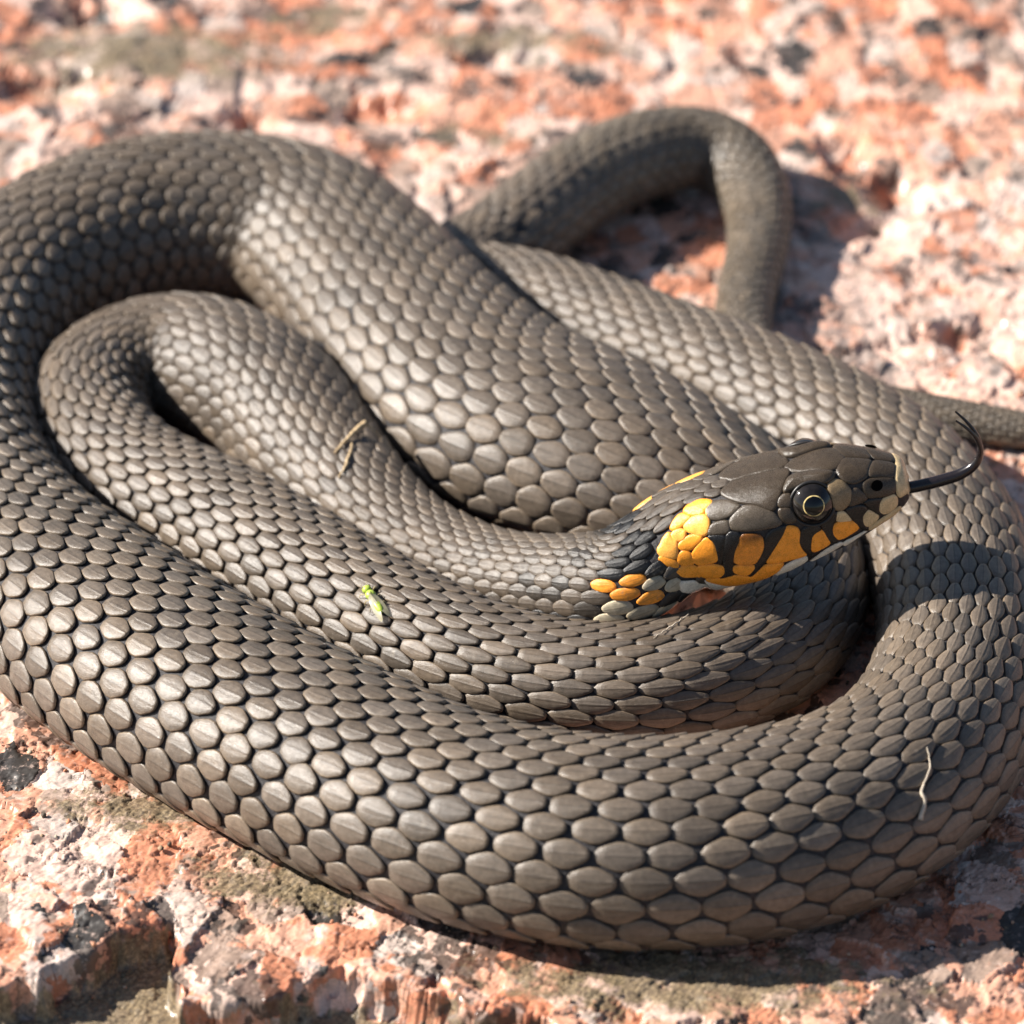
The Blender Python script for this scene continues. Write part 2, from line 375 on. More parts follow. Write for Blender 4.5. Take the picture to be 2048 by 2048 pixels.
# ================================================================ the snake
# centre line and half axes of the body, head first: x, y, z, half width, half height, roll (mm)
CTRL = [
    (50.01, -22.23, 27.2, 6.2, 5.6, 0.11),
    (42.35, -22.28, 24.91, 6.2, 5.6, 0.11),
    (34.68, -22.34, 22.62, 6.2, 5.6, 0.11),
    (27.02, -22.39, 20.34, 6.2, 5.6, 0.11),
    (20.31, -22.44, 18.34, 6.2, 5.6, 0.11),
    (15.3, -24.61, 12.53, 7.95, 7.55, 0.05),
    (6.35, -19.11, 8.47, 6.52, 6.2, 0.0),
    (-3.05, -11.63, 4.73, 6.63, 6.3, 0.0),
    (-12.63, -3.43, 3.75, 7.22, 6.64, 0.0),
    (-20.22, 6.04, 4.29, 8.13, 7.48, 0.0),
    (-26.9, 17.98, 5.03, 9.6, 8.64, 0.0),
    (-32.56, 28.35, 6.26, 10.35, 9.32, 0.0),
    (-38.86, 35.01, 7.01, 10.43, 9.39, 0.0),
    (-46.62, 40.66, 6.56, 9.62, 8.85, 0.0),
    (-53.46, 39.12, 6.02, 9.03, 8.31, 0.0),
    (-58.11, 32.61, 5.96, 8.26, 7.6, 0.0),
    (-56.77, 21.23, 5.38, 8.29, 7.63, 0.0),
    (-50.24, 10.83, 4.66, 8.95, 8.06, 0.0),
    (-40.12, 1.03, 4.88, 9.55, 8.4, 0.0),
    (-27.01, -12.17, 4.86, 9.52, 8.38, 0.0),
    (-14.34, -24.15, 4.66, 9.15, 8.06, 0.0),
    (-2.69, -32.15, 4.44, 8.77, 7.72, 0.0),
    (8.87, -35.89, 4.31, 8.55, 7.52, 0.0),
    (21.14, -35.28, 4.55, 8.96, 7.89, 0.0),
    (30.92, -29.47, 4.45, 8.99, 7.73, 0.0),
    (36.94, -18.29, 4.03, 8.32, 7.07, 0.0),
    (36.83, -6.78, 4.41, 9.25, 7.67, 0.0),
    (29.93, 1.15, 5.72, 12.15, 9.72, 0.0),
    (20.32, 8.19, 6.51, 15.21, 10.95, 0.0),
    (9.46, 15.89, 6.91, 17.55, 11.58, 0.0),
    (-2.03, 25.34, 6.82, 17.34, 11.44, 0.0),
    (-12.21, 40.64, 8.01, 15.42, 10.49, 0.0),
    (-21.91, 60.54, 8.14, 14.41, 10.38, 0.0),
    (-31.0, 74.71, 7.63, 13.93, 11.15, 0.0),
    (-41.49, 78.07, 7.21, 14.18, 12.05, 0.0),
    (-52.6, 76.77, 7.17, 14.09, 11.98, 0.0),
    (-64.08, 69.6, 6.94, 13.67, 11.62, 0.0),
    (-72.97, 56.47, 6.34, 12.73, 10.69, 0.0),
    (-76.36, 36.55, 5.78, 11.96, 9.81, 0.0),
    (-74.73, 14.87, 5.66, 12.04, 9.63, 0.0),
    (-67.64, -3.63, 4.79, 13.4, 10.45, 0.0),
    (-56.69, -20.75, 5.46, 14.74, 11.5, 0.0),
    (-42.81, -37.15, 5.82, 15.09, 12.07, 0.0),
    (-24.27, -53.91, 5.84, 14.75, 12.09, 0.0),
    (-4.57, -67.58, 5.83, 14.38, 12.08, 0.0),
    (14.76, -72.12, 5.97, 14.47, 12.3, 0.0),
    (33.0, -68.45, 5.78, 14.11, 12.0, 0.0),
    (45.74, -59.66, 6.24, 12.53, 10.52, 0.0),
    (54.48, -43.0, 5.65, 11.44, 9.61, 0.0),
    (57.95, -24.53, 5.44, 11.05, 9.29, 0.0),
    (56.66, -5.69, 5.41, 10.99, 9.23, 0.0),
    (50.92, 10.3, 5.42, 11.01, 9.25, 0.0),
    (41.71, 23.41, 5.24, 10.67, 8.96, 0.0),
    (31.38, 34.13, 4.91, 10.07, 8.46, 0.0),
    (20.69, 43.66, 4.58, 9.45, 7.94, 0.0),
    (10.46, 52.97, 4.27, 8.87, 7.45, 0.0),
    (1.53, 60.35, 3.99, 8.35, 7.01, 0.0),
    (-4.83, 63.47, 3.82, 7.85, 6.75, 0.0),
    (-9.56, 65.36, 3.44, 6.99, 6.15, 0.0),
    (-8.55, 70.43, 3.48, 6.91, 6.22, 0.0),
    (-2.79, 75.65, 3.67, 7.09, 6.52, 0.0),
    (3.83, 83.92, 4.77, 7.1, 6.67, 0.0),
    (10.98, 93.84, 5.12, 7.26, 6.9, 0.0),
    (18.93, 100.61, 5.15, 7.32, 6.96, 0.0),
    (26.44, 104.73, 4.63, 7.13, 6.77, 0.0),
    (32.39, 103.97, 3.99, 6.4, 6.08, 0.0),
    (36.29, 94.69, 2.88, 5.24, 4.97, 0.0),
    (36.38, 82.88, 2.21, 4.45, 4.23, 0.0),
    (34.26, 69.17, 2.07, 4.23, 4.02, 0.0),
    (32.83, 57.4, 1.94, 4.02, 3.82, 0.0),
    (34.46, 46.96, 1.85, 3.87, 3.68, 0.0),
    (40.85, 40.09, 1.81, 3.79, 3.6, 0.0),
    (49.55, 36.02, 1.67, 3.57, 3.39, 0.0),
    (58.24, 33.52, 1.51, 3.31, 3.15, 0.0),
    (66.16, 31.44, 1.31, 2.98, 2.83, 0.0),
    (74.11, 29.88, 1.06, 2.56, 2.43, 0.0),
    (82.8, 28.67, 0.7, 1.98, 1.88, 0.0),
    (91.69, 29.19, 0.25, 1.24, 1.17, 0.0),
    (97.9, 31.7, -0.3, 0.33, 0.31, 0.0),
]
# head sections: distance from snout, half width, height above and below the axis, squareness
HEAD = [(0, 0.5, 0.4, 0.4, 2.0), (0.15, 2.0, 1.7, 1.0, 2.4), (0.5, 2.8, 2.7, 1.6, 2.6), (1.2, 3.3, 3.4, 2.3, 2.7), (2.5, 3.8, 4.1, 3.0, 2.8), (4, 4.3, 4.9, 3.6, 3.0), (7, 5.0, 6.2, 4.7, 3.1), (10, 5.8, 6.9, 5.4, 3.1), (13, 6.4, 6.9, 5.7, 3.0), (17, 7.1, 7.1, 6.3, 2.8), (21, 7.5, 7.0, 6.7, 2.6), (25, 7.3, 6.8, 6.9, 2.4), (29, 6.8, 6.1, 8.0, 2.25), (34, 6.4, 5.7, 7.2, 2.15)]
# head plates on the right side: name, colour code, outline (distance from snout, arc length from the crown)
PLATES = [
    ('rostral_plate', 'C', [(0.92, 1.34), (0.38, 1.68), (0.25, 1.13), (0.0, 0.43), (0.37, -3.82), (1.57, -5.46), (1.66, -4.57), (1.28, -2.15)]),
    ('internasal_plate', 'B', [(4.12, -1.54), (3.5, -0.38), (1.13, 0.19), (1.4, -2.18), (2.17, -2.64), (2.98, -2.63), (4.53, -3.11)]),
    ('prefrontal_plate', 'B', [(8.11, -2.16), (7.26, -0.78), (5.84, -0.26), (3.72, -0.0), (4.28, -1.56), (4.74, -3.14), (6.43, -4.18), (7.48, -3.95), (8.07, -3.06)]),
    ('frontal_half', 'B', [(13.72, -0.7), (10.4, -0.02), (6.98, 0.45), (7.31, -0.51), (8.29, -2.27), (10.58, -1.92), (13.3, -1.34)]),
    ('supraocular_plate', 'B', [(15.1, -3.78), (14.31, -2.13), (12.98, -1.69), (10.6, -2.09), (8.59, -2.48), (8.55, -3.34), (9.76, -4.15), (12.18, -3.86), (13.86, -4.03), (15.02, -4.32)]),
    ('parietal_plate', 'B', [(23.01, -1.34), (21.49, -0.6), (21.24, 0.35), (18.04, -0.2), (14.07, -0.64), (13.97, -1.31), (14.74, -2.51), (15.45, -4.12), (16.46, -5.84), (17.09, -6.22), (19.02, -4.8), (20.96, -4.0), (22.81, -2.2)]),
    ('postocular_plate', 'B', [(16.11, -5.16), (15.42, -4.43), (14.39, -4.36), (14.35, -5.33), (14.75, -6.18), (16.11, -5.95)]),
    ('postocular_plate', 'D', [(16.24, -6.11), (14.92, -6.28), (14.59, -7.16), (14.5, -8.19), (15.45, -8.28), (16.27, -7.68)]),
    ('temporal_plate', 'T', [(22.57, -5.86), (20.49, -4.57), (19.05, -4.99), (16.98, -6.47), (16.33, -7.57), (16.34, -8.12), (17.27, -8.33), (20.18, -7.99), (22.61, -7.16)]),
    ('temporal_plate', 'T', [(25.47, -3.71), (24.5, -2.59), (22.53, -3.01), (21.17, -4.14), (20.78, -4.68), (22.2, -5.41), (23.95, -5.44), (25.16, -4.91)]),
    ('temporal_plate', 'T', [(25.7, -6.65), (24.79, -5.63), (22.76, -5.81), (22.72, -6.94), (23.05, -7.4), (25.27, -6.99)]),
    ('preocular_plate', 'P', [(9.66, -4.2), (8.58, -3.49), (7.57, -4.05), (6.99, -5.16), (7.54, -6.79), (8.67, -7.86), (9.57, -7.7), (9.51, -6.06)]),
    ('loreal_plate', 'D', [(7.0, -5.2), (6.22, -4.69), (5.61, -5.34), (5.39, -6.16), (6.38, -6.83), (7.83, -7.43), (7.36, -6.58)]),
    ('nasal_plate', 'B', [(5.41, -4.08), (4.54, -3.36), (3.03, -2.97), (1.5, -2.59), (1.89, -4.62), (3.28, -5.54), (5.27, -6.03), (5.53, -5.23)]),
    ('lip_plate', 'C', [(3.93, -6.38), (2.2, -4.94), (1.89, -5.39), (2.3, -7.09), (3.94, -8.61), (4.45, -8.08)]),
    ('lip_plate', 'K', [(5.87, -6.79), (5.06, -6.19), (3.69, -5.89), (4.1, -6.47), (4.56, -8.12), (4.11, -8.7), (4.69, -8.62), (5.41, -7.7)]),
    ('lip_plate', 'K', [(8.32, -7.89), (7.16, -7.29), (5.97, -7.22), (5.77, -7.86), (6.7, -9.15), (6.8, -10.47), (6.32, -11.26), (6.73, -11.75), (7.43, -10.76), (7.85, -9.53)]),
    ('lip_plate', 'C', [(6.24, -8.45), (5.59, -7.94), (4.57, -8.9), (6.04, -10.89), (6.69, -10.64), (6.68, -9.69)]),
    ('lip_plate', 'O', [(10.34, -10.33), (9.66, -9.83), (8.43, -9.76), (7.6, -10.06), (7.5, -11.09), (10.13, -12.68), (10.62, -11.54)]),
    ('lip_plate', 'C', [(9.42, -8.23), (8.54, -8.1), (8.02, -9.52), (8.24, -9.68), (9.44, -9.64), (9.83, -9.27)]),
    ('lip_plate', 'K', [(11.7, -9.33), (10.51, -8.23), (9.43, -8.0), (9.69, -9.07), (10.38, -9.9), (10.74, -11.27), (10.32, -12.73), (10.59, -13.15), (11.41, -12.67), (11.6, -11.23)]),
    ('lip_plate', 'O', [(13.25, -11.16), (12.51, -10.41), (11.8, -10.52), (11.62, -11.46), (11.29, -12.85), (13.96, -13.7)]),
    ('lip_plate', 'K', [(14.62, -10.41), (13.91, -9.38), (12.57, -9.2), (11.98, -9.83), (12.04, -10.35), (13.19, -10.85), (13.83, -12.68), (13.98, -14.07), (14.34, -15.23), (14.65, -14.82), (14.44, -13.56), (14.85, -12.33), (15.01, -11.23)]),
    ('lip_plate', 'O', [(16.56, -9.82), (15.8, -8.67), (14.76, -9.03), (14.66, -10.05), (15.07, -11.79), (15.01, -13.0), (14.53, -13.87), (18.14, -13.82), (19.69, -13.21), (18.13, -11.51)]),
    ('lip_plate', 'K', [(18.97, -9.71), (17.97, -8.79), (16.54, -8.35), (15.9, -8.52), (16.49, -9.51), (17.68, -10.85), (18.84, -12.16), (20.11, -13.43), (22.01, -15.06), (22.3, -14.7), (20.74, -12.9), (19.35, -11.19)]),
    ('lip_plate', 'A', [(21.73, -8.24), (19.35, -8.77), (19.24, -10.28), (19.84, -11.47), (21.17, -12.93), (23.45, -11.76), (22.76, -9.92), (21.92, -8.94)]),
    ('lip_plate', 'O', [(23.57, -12.29), (21.04, -13.22), (21.83, -14.1), (22.63, -14.47), (23.66, -13.36), (23.82, -12.65)]),
    ('lip_plate', 'K', [(23.29, -7.55), (22.8, -7.32), (21.69, -7.82), (21.94, -8.73), (23.07, -10.25), (23.74, -11.93), (23.92, -12.89), (23.92, -13.69), (25.27, -13.73), (25.64, -13.57), (24.79, -12.99), (24.58, -11.31), (24.23, -9.41), (23.66, -8.17)]),
    ('lip_plate', 'K', [(25.64, -7.03), (23.35, -7.63), (23.98, -8.46), (24.55, -10.39), (24.97, -11.38), (25.21, -10.97), (24.94, -8.18), (25.56, -7.4)]),
    ('chin_plate', 'O', [(25.69, -13.77), (23.66, -14.0), (22.24, -15.27), (19.97, -13.6), (18.2, -14.06), (17.74, -14.34), (18.96, -15.82), (20.46, -16.85), (22.43, -17.28), (24.22, -17.17), (25.94, -14.8), (28.88, -12.47)]),
    ('chin_plate', 'O', [(28.6, -10.05), (24.87, -11.66), (24.84, -12.83), (25.67, -13.49), (28.97, -11.87), (29.61, -10.51)]),
    ('chin_plate', 'W', [(19.26, -16.73), (17.58, -14.68), (14.51, -13.98), (14.78, -15.09), (16.99, -16.45), (18.88, -16.98)]),
    ('chin_plate', 'W', [(14.39, -15.5), (12.46, -14.02), (10.08, -13.11), (10.03, -13.77), (12.02, -14.79), (14.34, -15.79)]),
    ('chin_plate', 'W', [(9.89, -13.4), (8.17, -12.63), (6.98, -11.92), (6.62, -11.75), (8.25, -13.12), (9.86, -14.32)]),
    ('chin_plate', 'C', [(6.25, -11.08), (4.46, -9.55), (2.59, -7.73), (1.69, -6.88), (2.53, -8.57), (4.6, -10.49), (6.38, -11.79)]),
    ('chin_plate', 'W', [(29.15, -12.5), (25.99, -15.04), (24.23, -17.23), (22.54, -17.32), (24.84, -16.92), (27.08, -16.99), (28.97, -13.64)]),
    ('throat_plate', 'W', [(33.03, -9.7), (31.75, -10.77), (27.93, -16.48), (32.76, -14.3), (33.73, -11.64)]),
    ('collar_scale', 'O', [(27.54, -2.03), (26.19, -1.72), (24.49, -2.52), (24.22, -3.12), (25.44, -3.4), (25.74, -4.08), (26.93, -3.73), (27.74, -2.61)]),
    ('collar_scale', 'Y', [(25.34, -3.48), (24.38, -3.34), (24.56, -4.2), (25.28, -4.49)]),
    ('collar_scale', 'Y', [(28.25, -4.34), (26.95, -3.86), (25.54, -4.3), (25.17, -5.29), (25.62, -6.6), (26.43, -6.62), (27.83, -5.39)]),
    ('collar_scale', 'O', [(29.61, -3.44), (28.22, -2.52), (27.16, -3.89), (28.25, -4.22), (29.28, -4.13)]),
    ('collar_scale', 'Y', [(29.88, -4.28), (29.01, -4.3), (28.32, -5.2), (28.75, -5.97), (29.71, -5.25)]),
    ('collar_scale', 'Y', [(31.07, -3.98), (30.0, -3.83), (30.18, -4.87), (29.7, -5.54), (30.88, -6.86), (32.07, -5.94), (32.23, -4.82)]),
    ('collar_scale', 'O', [(29.88, -5.98), (28.02, -5.93), (26.63, -6.65), (26.56, -7.2), (28.24, -7.48), (29.61, -6.68)]),
    ('collar_scale', 'O', [(28.76, -8.21), (26.09, -7.11), (25.19, -8.13), (25.05, -10.86), (28.18, -10.03), (29.06, -8.75)]),
    ('collar_scale', 'O', [(30.66, -6.82), (29.38, -7.06), (28.7, -8.12), (28.9, -9.27), (30.82, -8.39), (31.23, -7.33)]),
    ('collar_scale', 'O', [(32.62, -5.51), (31.87, -6.16), (31.38, -7.32), (31.75, -7.96), (32.4, -6.92)]),
    ('collar_scale', 'O', [(31.97, -8.34), (31.4, -8.03), (28.73, -10.0), (29.27, -11.78), (31.68, -9.91), (32.16, -8.41)]),
]
REG = {
    'orange2': [(38.52, -7.85), (37.76, -6.59), (35.48, -7.39), (34.05, -9.8), (33.94, -12.76), (36.02, -11.58), (37.5, -11.23), (37.99, -10.45)],
    'black': [(38.54, -5.21), (35.0, -0.59), (31.5, -1.55), (30.88, -3.22), (32.87, -5.41), (32.36, -9.77), (35.26, -7.98), (36.73, -6.68), (38.51, -7.48), (40.14, -7.86)],
    'white': [(40.23, -10.49), (38.76, -8.22), (37.99, -10.45), (34.12, -13.18), (35.13, -14.27), (38.52, -13.19), (41.07, -13.04)],
    'white2': [(35.08, -7.64), (34.2, -7.99), (32.94, -10.46), (33.72, -10.35), (35.21, -8.75)],
    'collar': [(32.87, -5.41), (29.51, -3.44), (26.22, -1.72), (24.29, -2.48), (25.19, -4.57), (24.7, -7.46), (25.28, -11.57), (25.17, -14.16), (32.09, -9.44)],
}
EYE, NOSTRIL = (11.96, -6.42), (3.94, -4.09)
TONGUE = [(48.28, -22.23, 25.7), (51.58, -22.23, 26.49), (54.21, -22.23, 27.28), (56.49, -22.23, 28.23), (58.07, -22.23, 29.65), (58.63, -22.23, 31.61), (58.06, -22.23, 33.57), (56.78, -22.23, 35.28), (55.25, -22.23, 36.68)]
INSECT = [(217.2, 0.414), (221.607, 0.658)]
STRANDS = {
    'twig': [(89.596, -0.269), (91.829, 0.178), (92.856, 0.369), (91.342, 0.634)],
    'twig2': [(85.8, -0.516), (87.0, -0.253), (90.0, 0.035)],
    'thread': [(658.8, 0.512), (657.6, 0.68), (655.2, 0.873), (655.2, 0.942), (654.0, 1.082)],
    'bits': [(260.4, -0.301), (257.4, -0.082), (254.4, 0.135)],
}

B = Body(CTRL, HEAD)
snake = bpy.data.objects.new('grass_snake', None); COL.objects.link(snake)
snake['label'] = 'coiled brown grey snake with orange and black collar flicking its tongue on granite'
snake['category'] = 'snake'
snake.location = (0, 0, 0)

# ---- continuous body (dark skin between the scales, head core included)
def build_body():
    sg = np.concatenate([np.arange(0, 3, .1), np.arange(3, 45, .3), np.arange(45, B.L - .3, .8), [B.L - .26]])
    th = np.linspace(-math.pi, math.pi, 72, endpoint=False)
    S, TH = np.meshgrid(sg, th, indexing='ij')
    V = B.point(S, TH); N = B.normal(S, TH)
    off = -.16 * np.ones_like(S)
    belly = np.abs(TH) > math.radians(118)
    V = V + N * off[..., None]
    V = V.reshape(-1, 3); F = grid_faces(len(sg), len(th), True)
    # close the two ends
    n = len(V); V = np.vstack([V, V[:72].mean(0), V[-72:].mean(0)])
    o0 = (len(sg) - 1) * 72
    cap = [(i, n, n, (i + 1) % 72) for i in range(72)]
    F3 = np.array([[i, (i + 1) % 72, n] for i in range(72)] + [[o0 + (i + 1) % 72, o0 + i, n + 1] for i in range(72)])
    T = np.vstack([F[:, [0, 1, 2]], F[:, [0, 2, 3]], F3])
    return mesh_np('body', V, T, M_SKIN, snake)
body = build_body()

# ---- eta: signed arc length from the top line (so that plates can be laid out in millimetres)
_ss = np.arange(0, 95, .25); _th = np.linspace(-math.pi, math.pi, 721)
_P = B.point(np.repeat(_ss[:, None], 721, 1), np.repeat(_th[None], len(_ss), 0))
_l = np.concatenate([np.zeros((len(_ss), 1)), np.cumsum(np.linalg.norm(np.diff(_P, axis=1), axis=2), axis=1)], 1)
ETA = _l - _l[:, 360:361]
def theta_of(s, e):
    s = np.asarray(s, float); e = np.asarray(e, float); sh = s.shape; s = s.ravel(); e = e.ravel()
    i = np.clip((s / .25).astype(int), 0, len(_ss) - 2); f = s / .25 - i; out = np.zeros(len(s))
    for k in np.unique(i):
        m = i == k
        out[m] = np.interp(e[m], ETA[k], _th) * (1 - f[m]) + np.interp(e[m], ETA[k + 1], _th) * f[m]
    return out.reshape(sh)

def seg_dist(px, py, poly):
    """signed distance (inside positive) and nearest boundary point"""
    A = np.asarray(poly, float); Bq = np.roll(A, -1, 0); best = np.full(px.shape, 1e9); nx = np.zeros(px.shape); ny = np.zeros(px.shape); ins = np.zeros(px.shape, bool)
    for (ax, ay), (bx, by) in zip(A, Bq):
        dx, dy = bx - ax, by - ay; t = np.clip(((px - ax) * dx + (py - ay) * dy) / max(dx * dx + dy * dy, 1e-9), 0, 1)
        qx, qy = ax + t * dx, ay + t * dy; d = np.hypot(px - qx, py - qy); m = d < best
        best = np.where(m, d, best); nx = np.where(m, qx, nx); ny = np.where(m, qy, ny)
        c = ((ay > py) != (by > py)) & (px < (bx - ax) * (py - ay) / (by - ay + 1e-12) + ax); ins ^= c
    return np.where(ins, best, -best), nx, ny

def chaikin(P, k=2):
    P = np.asarray(P, float)
    for _ in range(k):
        Q = np.roll(P, -1, 0); P = np.stack([.8 * P + .2 * Q, .2 * P + .8 * Q], 1).reshape(-1, 2)
    return P

TINT = {'B': (.050, .036, .023), 'D': (.058, .042, .028), 'T': (.082, .064, .046), 'P': (.22, .155, .085), 'K': (.010, .009, .009), 'C': (.62, .46, .25),
        'O': (.96, .34, .030), 'A': (.84, .29, .032), 'Y': (.98, .43, .075), 'W': (.74, .68, .56)}
NICE = {'frontal_half': 'frontal_plate'}
def build_plate(name, code, poly, h0=.17, cell=.10, parent=snake, grow=None):
    if grow is None: grow = .26 if code in 'OYA' else .17
    A = chaikin(poly); x0, y0 = A.min(0) - .4; x1, y1 = A.max(0) + .4
    gx = np.arange(x0, x1 + cell, cell); gy = np.arange(y0, y1 + cell, cell)
    X, Y = np.meshgrid(gx, gy, indexing='ij')
    d, nx, ny = seg_dist(X, Y, A); d = d + grow; gl = np.maximum(np.hypot(X - nx, Y - ny), 1e-6); nx = nx + (X - nx) / gl * grow; ny = ny + (Y - ny) / gl * grow
    F = grid_faces(len(gx), len(gy)); keep = (d.ravel()[F] > 0).sum(1) >= 2; F = F[keep]
    if len(F) < 4: return None
    out = d < 0; X = np.where(out, nx, X); Y = np.where(out, ny, Y); d = np.where(out, 0, d)
    dm = max(d.max(), .2)
    h = -.06 + (.5 * np.sqrt(np.clip(d / dm, 0, 1)) if name == 'supraocular_plate' else 0) + h0 * (1 - np.exp(-d / .12)) + .08 * np.sqrt(d / dm) * min(dm, 1.2)
    X = np.clip(X, 0.02, 90)
    th = theta_of(X, Y); V = B.point(X, th) + B.normal(X, th) * h[..., None]
    V = V.reshape(-1, 3); u, inv = np.unique(F, return_inverse=True); V = V[u]; F = inv.reshape(F.shape)
    c = np.tile(np.array([*TINT[code], 1.0]), (len(V), 1)); dd = d.ravel()[u]
    c[:, :3] *= (1 - .30 * np.exp(-dd / .07))[:, None]                      # plate colour darkens evenly towards its edge
    if code == 'A':                                                        # smoky upper half of one lip plate
        yy = Y.ravel()[u]; k = sstep(yy, np.percentile(yy, 55), np.percentile(yy, 95))[:, None]
        c[:, :3] = c[:, :3] * (1 - .8 * k)
    return mesh_np(NICE.get(name, name), V, F, M_PLATE, parent, attrs={'tint': ('FLOAT_COLOR', c)})

COVER = []
def build_head():
    for name, code, poly in PLATES:
        P = np.array(poly)
        if name in ('frontal_half', 'rostral_plate'):
            H = P.copy(); H[:, 1] = np.minimum(H[:, 1], 0)
            if name == 'frontal_half':
                H = H[H[:, 1] < -.75]; H = H[np.argsort(H[:, 0])]; a, z = P[:, 0].min(), P[:, 0].max()
                Q = np.vstack([[(a, -.3)], H, [(z + .7, -.2)], [(z + .7, .2)], (H * [1, -1])[::-1], [(a, .3)]])
            else:
                Q = np.vstack([H, (H * [1, -1])[::-1]]); ang = np.arctan2(Q[:, 1] - Q[:, 1].mean(), (Q[:, 0] - Q[:, 0].mean())); Q = Q[np.argsort(ang)]
            build_plate(name, code, Q); COVER.append(Q); continue
        if name in ('internasal_plate', 'prefrontal_plate', 'parietal_plate'): P[:, 1] = np.where(P[:, 1] > -.85, -.1, P[:, 1])
        P[:, 1] = np.minimum(P[:, 1], -.1)
        for sg in (1, -1):
            if sg < 0 and name == 'collar_scale' and not (-6.5 < P[:, 1].mean() < -4.2): continue
            Q = P * [1, sg]; build_plate(name, code, Q); COVER.append(Q)
build_head()

# ---- eyes, nostrils
M_EYE = plain('eyeball', (.012, .010, .009), .06, .4, 1.5); M_IRIS = plain('iris_gold', (.55, .42, .18), .25, .75, 1.6); M_PUPIL = plain('pupil_black', (.002, .002, .002), .04, 0, 1.0)
def frame_at(s, e):
    th = theta_of(np.array([s]), np.array([e])); p = B.point(np.array([s]), th)[0]; n = B.normal(np.array([s]), th)[0]
    f = B.T[int(s / B.DS)]; x = -(f - n * (f @ n)); x /= np.linalg.norm(x); y = np.cross(n, x)
    return p, x, y, n
def cap(c, r, X, Y, Nn, a0, a1, n=8, m=40):
    a = np.linspace(a0, a1, n)[:, None]; b = np.linspace(0, 2 * math.pi, m, endpoint=False)[None]
    V = c + r * (np.sin(a) * np.cos(b))[..., None] * X + r * (np.sin(a) * np.sin(b))[..., None] * Y + r * (np.cos(a) + 0 * b)[..., None] * Nn
    return V.reshape(-1, 3), grid_faces(n, m, True)
for sg in (1, -1):
    p, x, y, n = frame_at(EYE[0], sg * EYE[1])
    n = n + .10 * np.array([0, 0, 1.0]) * 0; n /= np.linalg.norm(n)
    r = 3.05; c = p - n * (r - 1.2)
    v, f = cap(c, r, x, y, n, .001, 2.0, 24, 48)
    eye = mesh_np('eye', v, f, M_EYE, snake)
    v, f = cap(c, r + .03, x, y, n, .405, .458, 4, 48); mesh_np('iris', v, f, M_IRIS, eye)
    v, f = cap(c, r + .035, x, y, n, .001, .395, 8, 48); mesh_np('pupil', v, f, M_PUPIL, eye)
    # brow-side rim of small scales round the eyeball
    t = np.linspace(0, 2 * math.pi, 48); R = 2.78
    ring = c + n * (r * math.cos(1.08)) + (np.cos(t)[:, None] * x + np.sin(t)[:, None] * y) * R
    v, f = tube(ring, np.full(48, .22), 8); mesh_np('eye_rim', v, f, plain('eye_rim_skin', (.016, .014, .013), .4), eye)
    p, x, y, n = frame_at(NOSTRIL[0], sg * NOSTRIL[1])
    a = np.linspace(.02, 1, 7)[:, None]; b = np.linspace(0, 2 * math.pi, 24, endpoint=False)[None]
    V = p + (a * np.cos(b))[..., None] * x * .78 + (a * np.sin(b))[..., None] * y * .70 + n * (.36 * np.ones_like(a * b) + .05 * a ** 2 * np.ones_like(b))[..., None]
    mesh_np('nostril', V.reshape(-1, 3), grid_faces(7, 24, True), plain('nostril_black', (.002, .002, .002), .9, 0, 1.0, Specular_IOR_Level=.05), snake)

# ---- tongue
M_TONGUE = plain('tongue_black', (.010, .007, .008), .22, .4, 3.0)
tp = resample(TONGUE, 70); u = np.linspace(0, 1, 70)
k = 46
R = .78 * (1 - .55 * sstep(u, .35, .8)); parts = [tube(tp[:k], R[:k], 12)]
for sg in (1, -1):
    q = tp[k - 2:].copy(); w = np.linspace(0, 1, len(q)); q[:, 1] += sg * (.15 + .55 * w ** 1.3); q[:, 2] += sg * .25 * w
    parts.append(tube(q, .36 * (1 - .8 * w) + .05, 10))
v, f = merge(parts); mesh_np('tongue', v, f, M_TONGUE, snake)

# ---- scales
def in_poly(s, e, poly): return seg_dist(np.asarray(s), np.asarray(e), poly)[0] > 0
SX = np.array([-1, -.8, -.45, -.1, .25, .55, .8, .92, .975, 1.0]); SY = np.array([-1, -.97, -.89, -.32, -.08, 0, .08, .32, .89, .97, 1.0])
def wprof(x, leaf):
    """leaf 1: overlapping scale, broad in front and tapering behind; leaf 0: scale set apart on stretched skin"""
    a = np.abs(x)
    hexa = (1 - .50 * sstep(a, .12, .92)) * np.sqrt(np.maximum(1 - np.clip((a - .74) / .26, 0, 1) ** 2 * .95, 0))
    lf = np.where(x < 0, 1.06 - .10 * a ** 2, (1.06 - .72 * a ** 1.5)) * np.sqrt(np.maximum(1 - np.clip((a - .78) / .22, 0, 1) ** 2 * .94, 0))
    return hexa * (1 - leaf) + lf * leaf
def scale_shape(s0, arc0, Lh, q, wf, lift, keel, jig, leaf):
    """surface coordinates and height of one scale; arc0 row position in half-row units"""
    x = SX[:, None] * np.ones_like(SY)[None]; w = np.maximum(wprof(SX, leaf), .02)[:, None]
    # corners cut a little differently on every scale
    w = w * (1 + jig[0] * SX[:, None] * .14 + jig[1] * .06)
    yy = SY[None] * w + .06 * jig[5] * (1 - SX[:, None] ** 2)
    ax = np.abs(x); ay = np.abs(SY)[None]
    edge = np.maximum(sstep(ay, .955, 1.0), sstep(ax, .955, 1.0))
    h = .02 + .05 * (1 - leaf) + .05 * (1 - ay ** 2.4) + lift * (.5 + .5 * x) - .30 * edge
    h = h + keel * np.exp(-(SY[None] / .06) ** 2) * sstep(x, -.95, -.3) * (1 - edge)
    return s0 + x * Lh + jig[2] * .05 * Lh, arc0 + yy * wf * 2, h + .04 * jig[3]

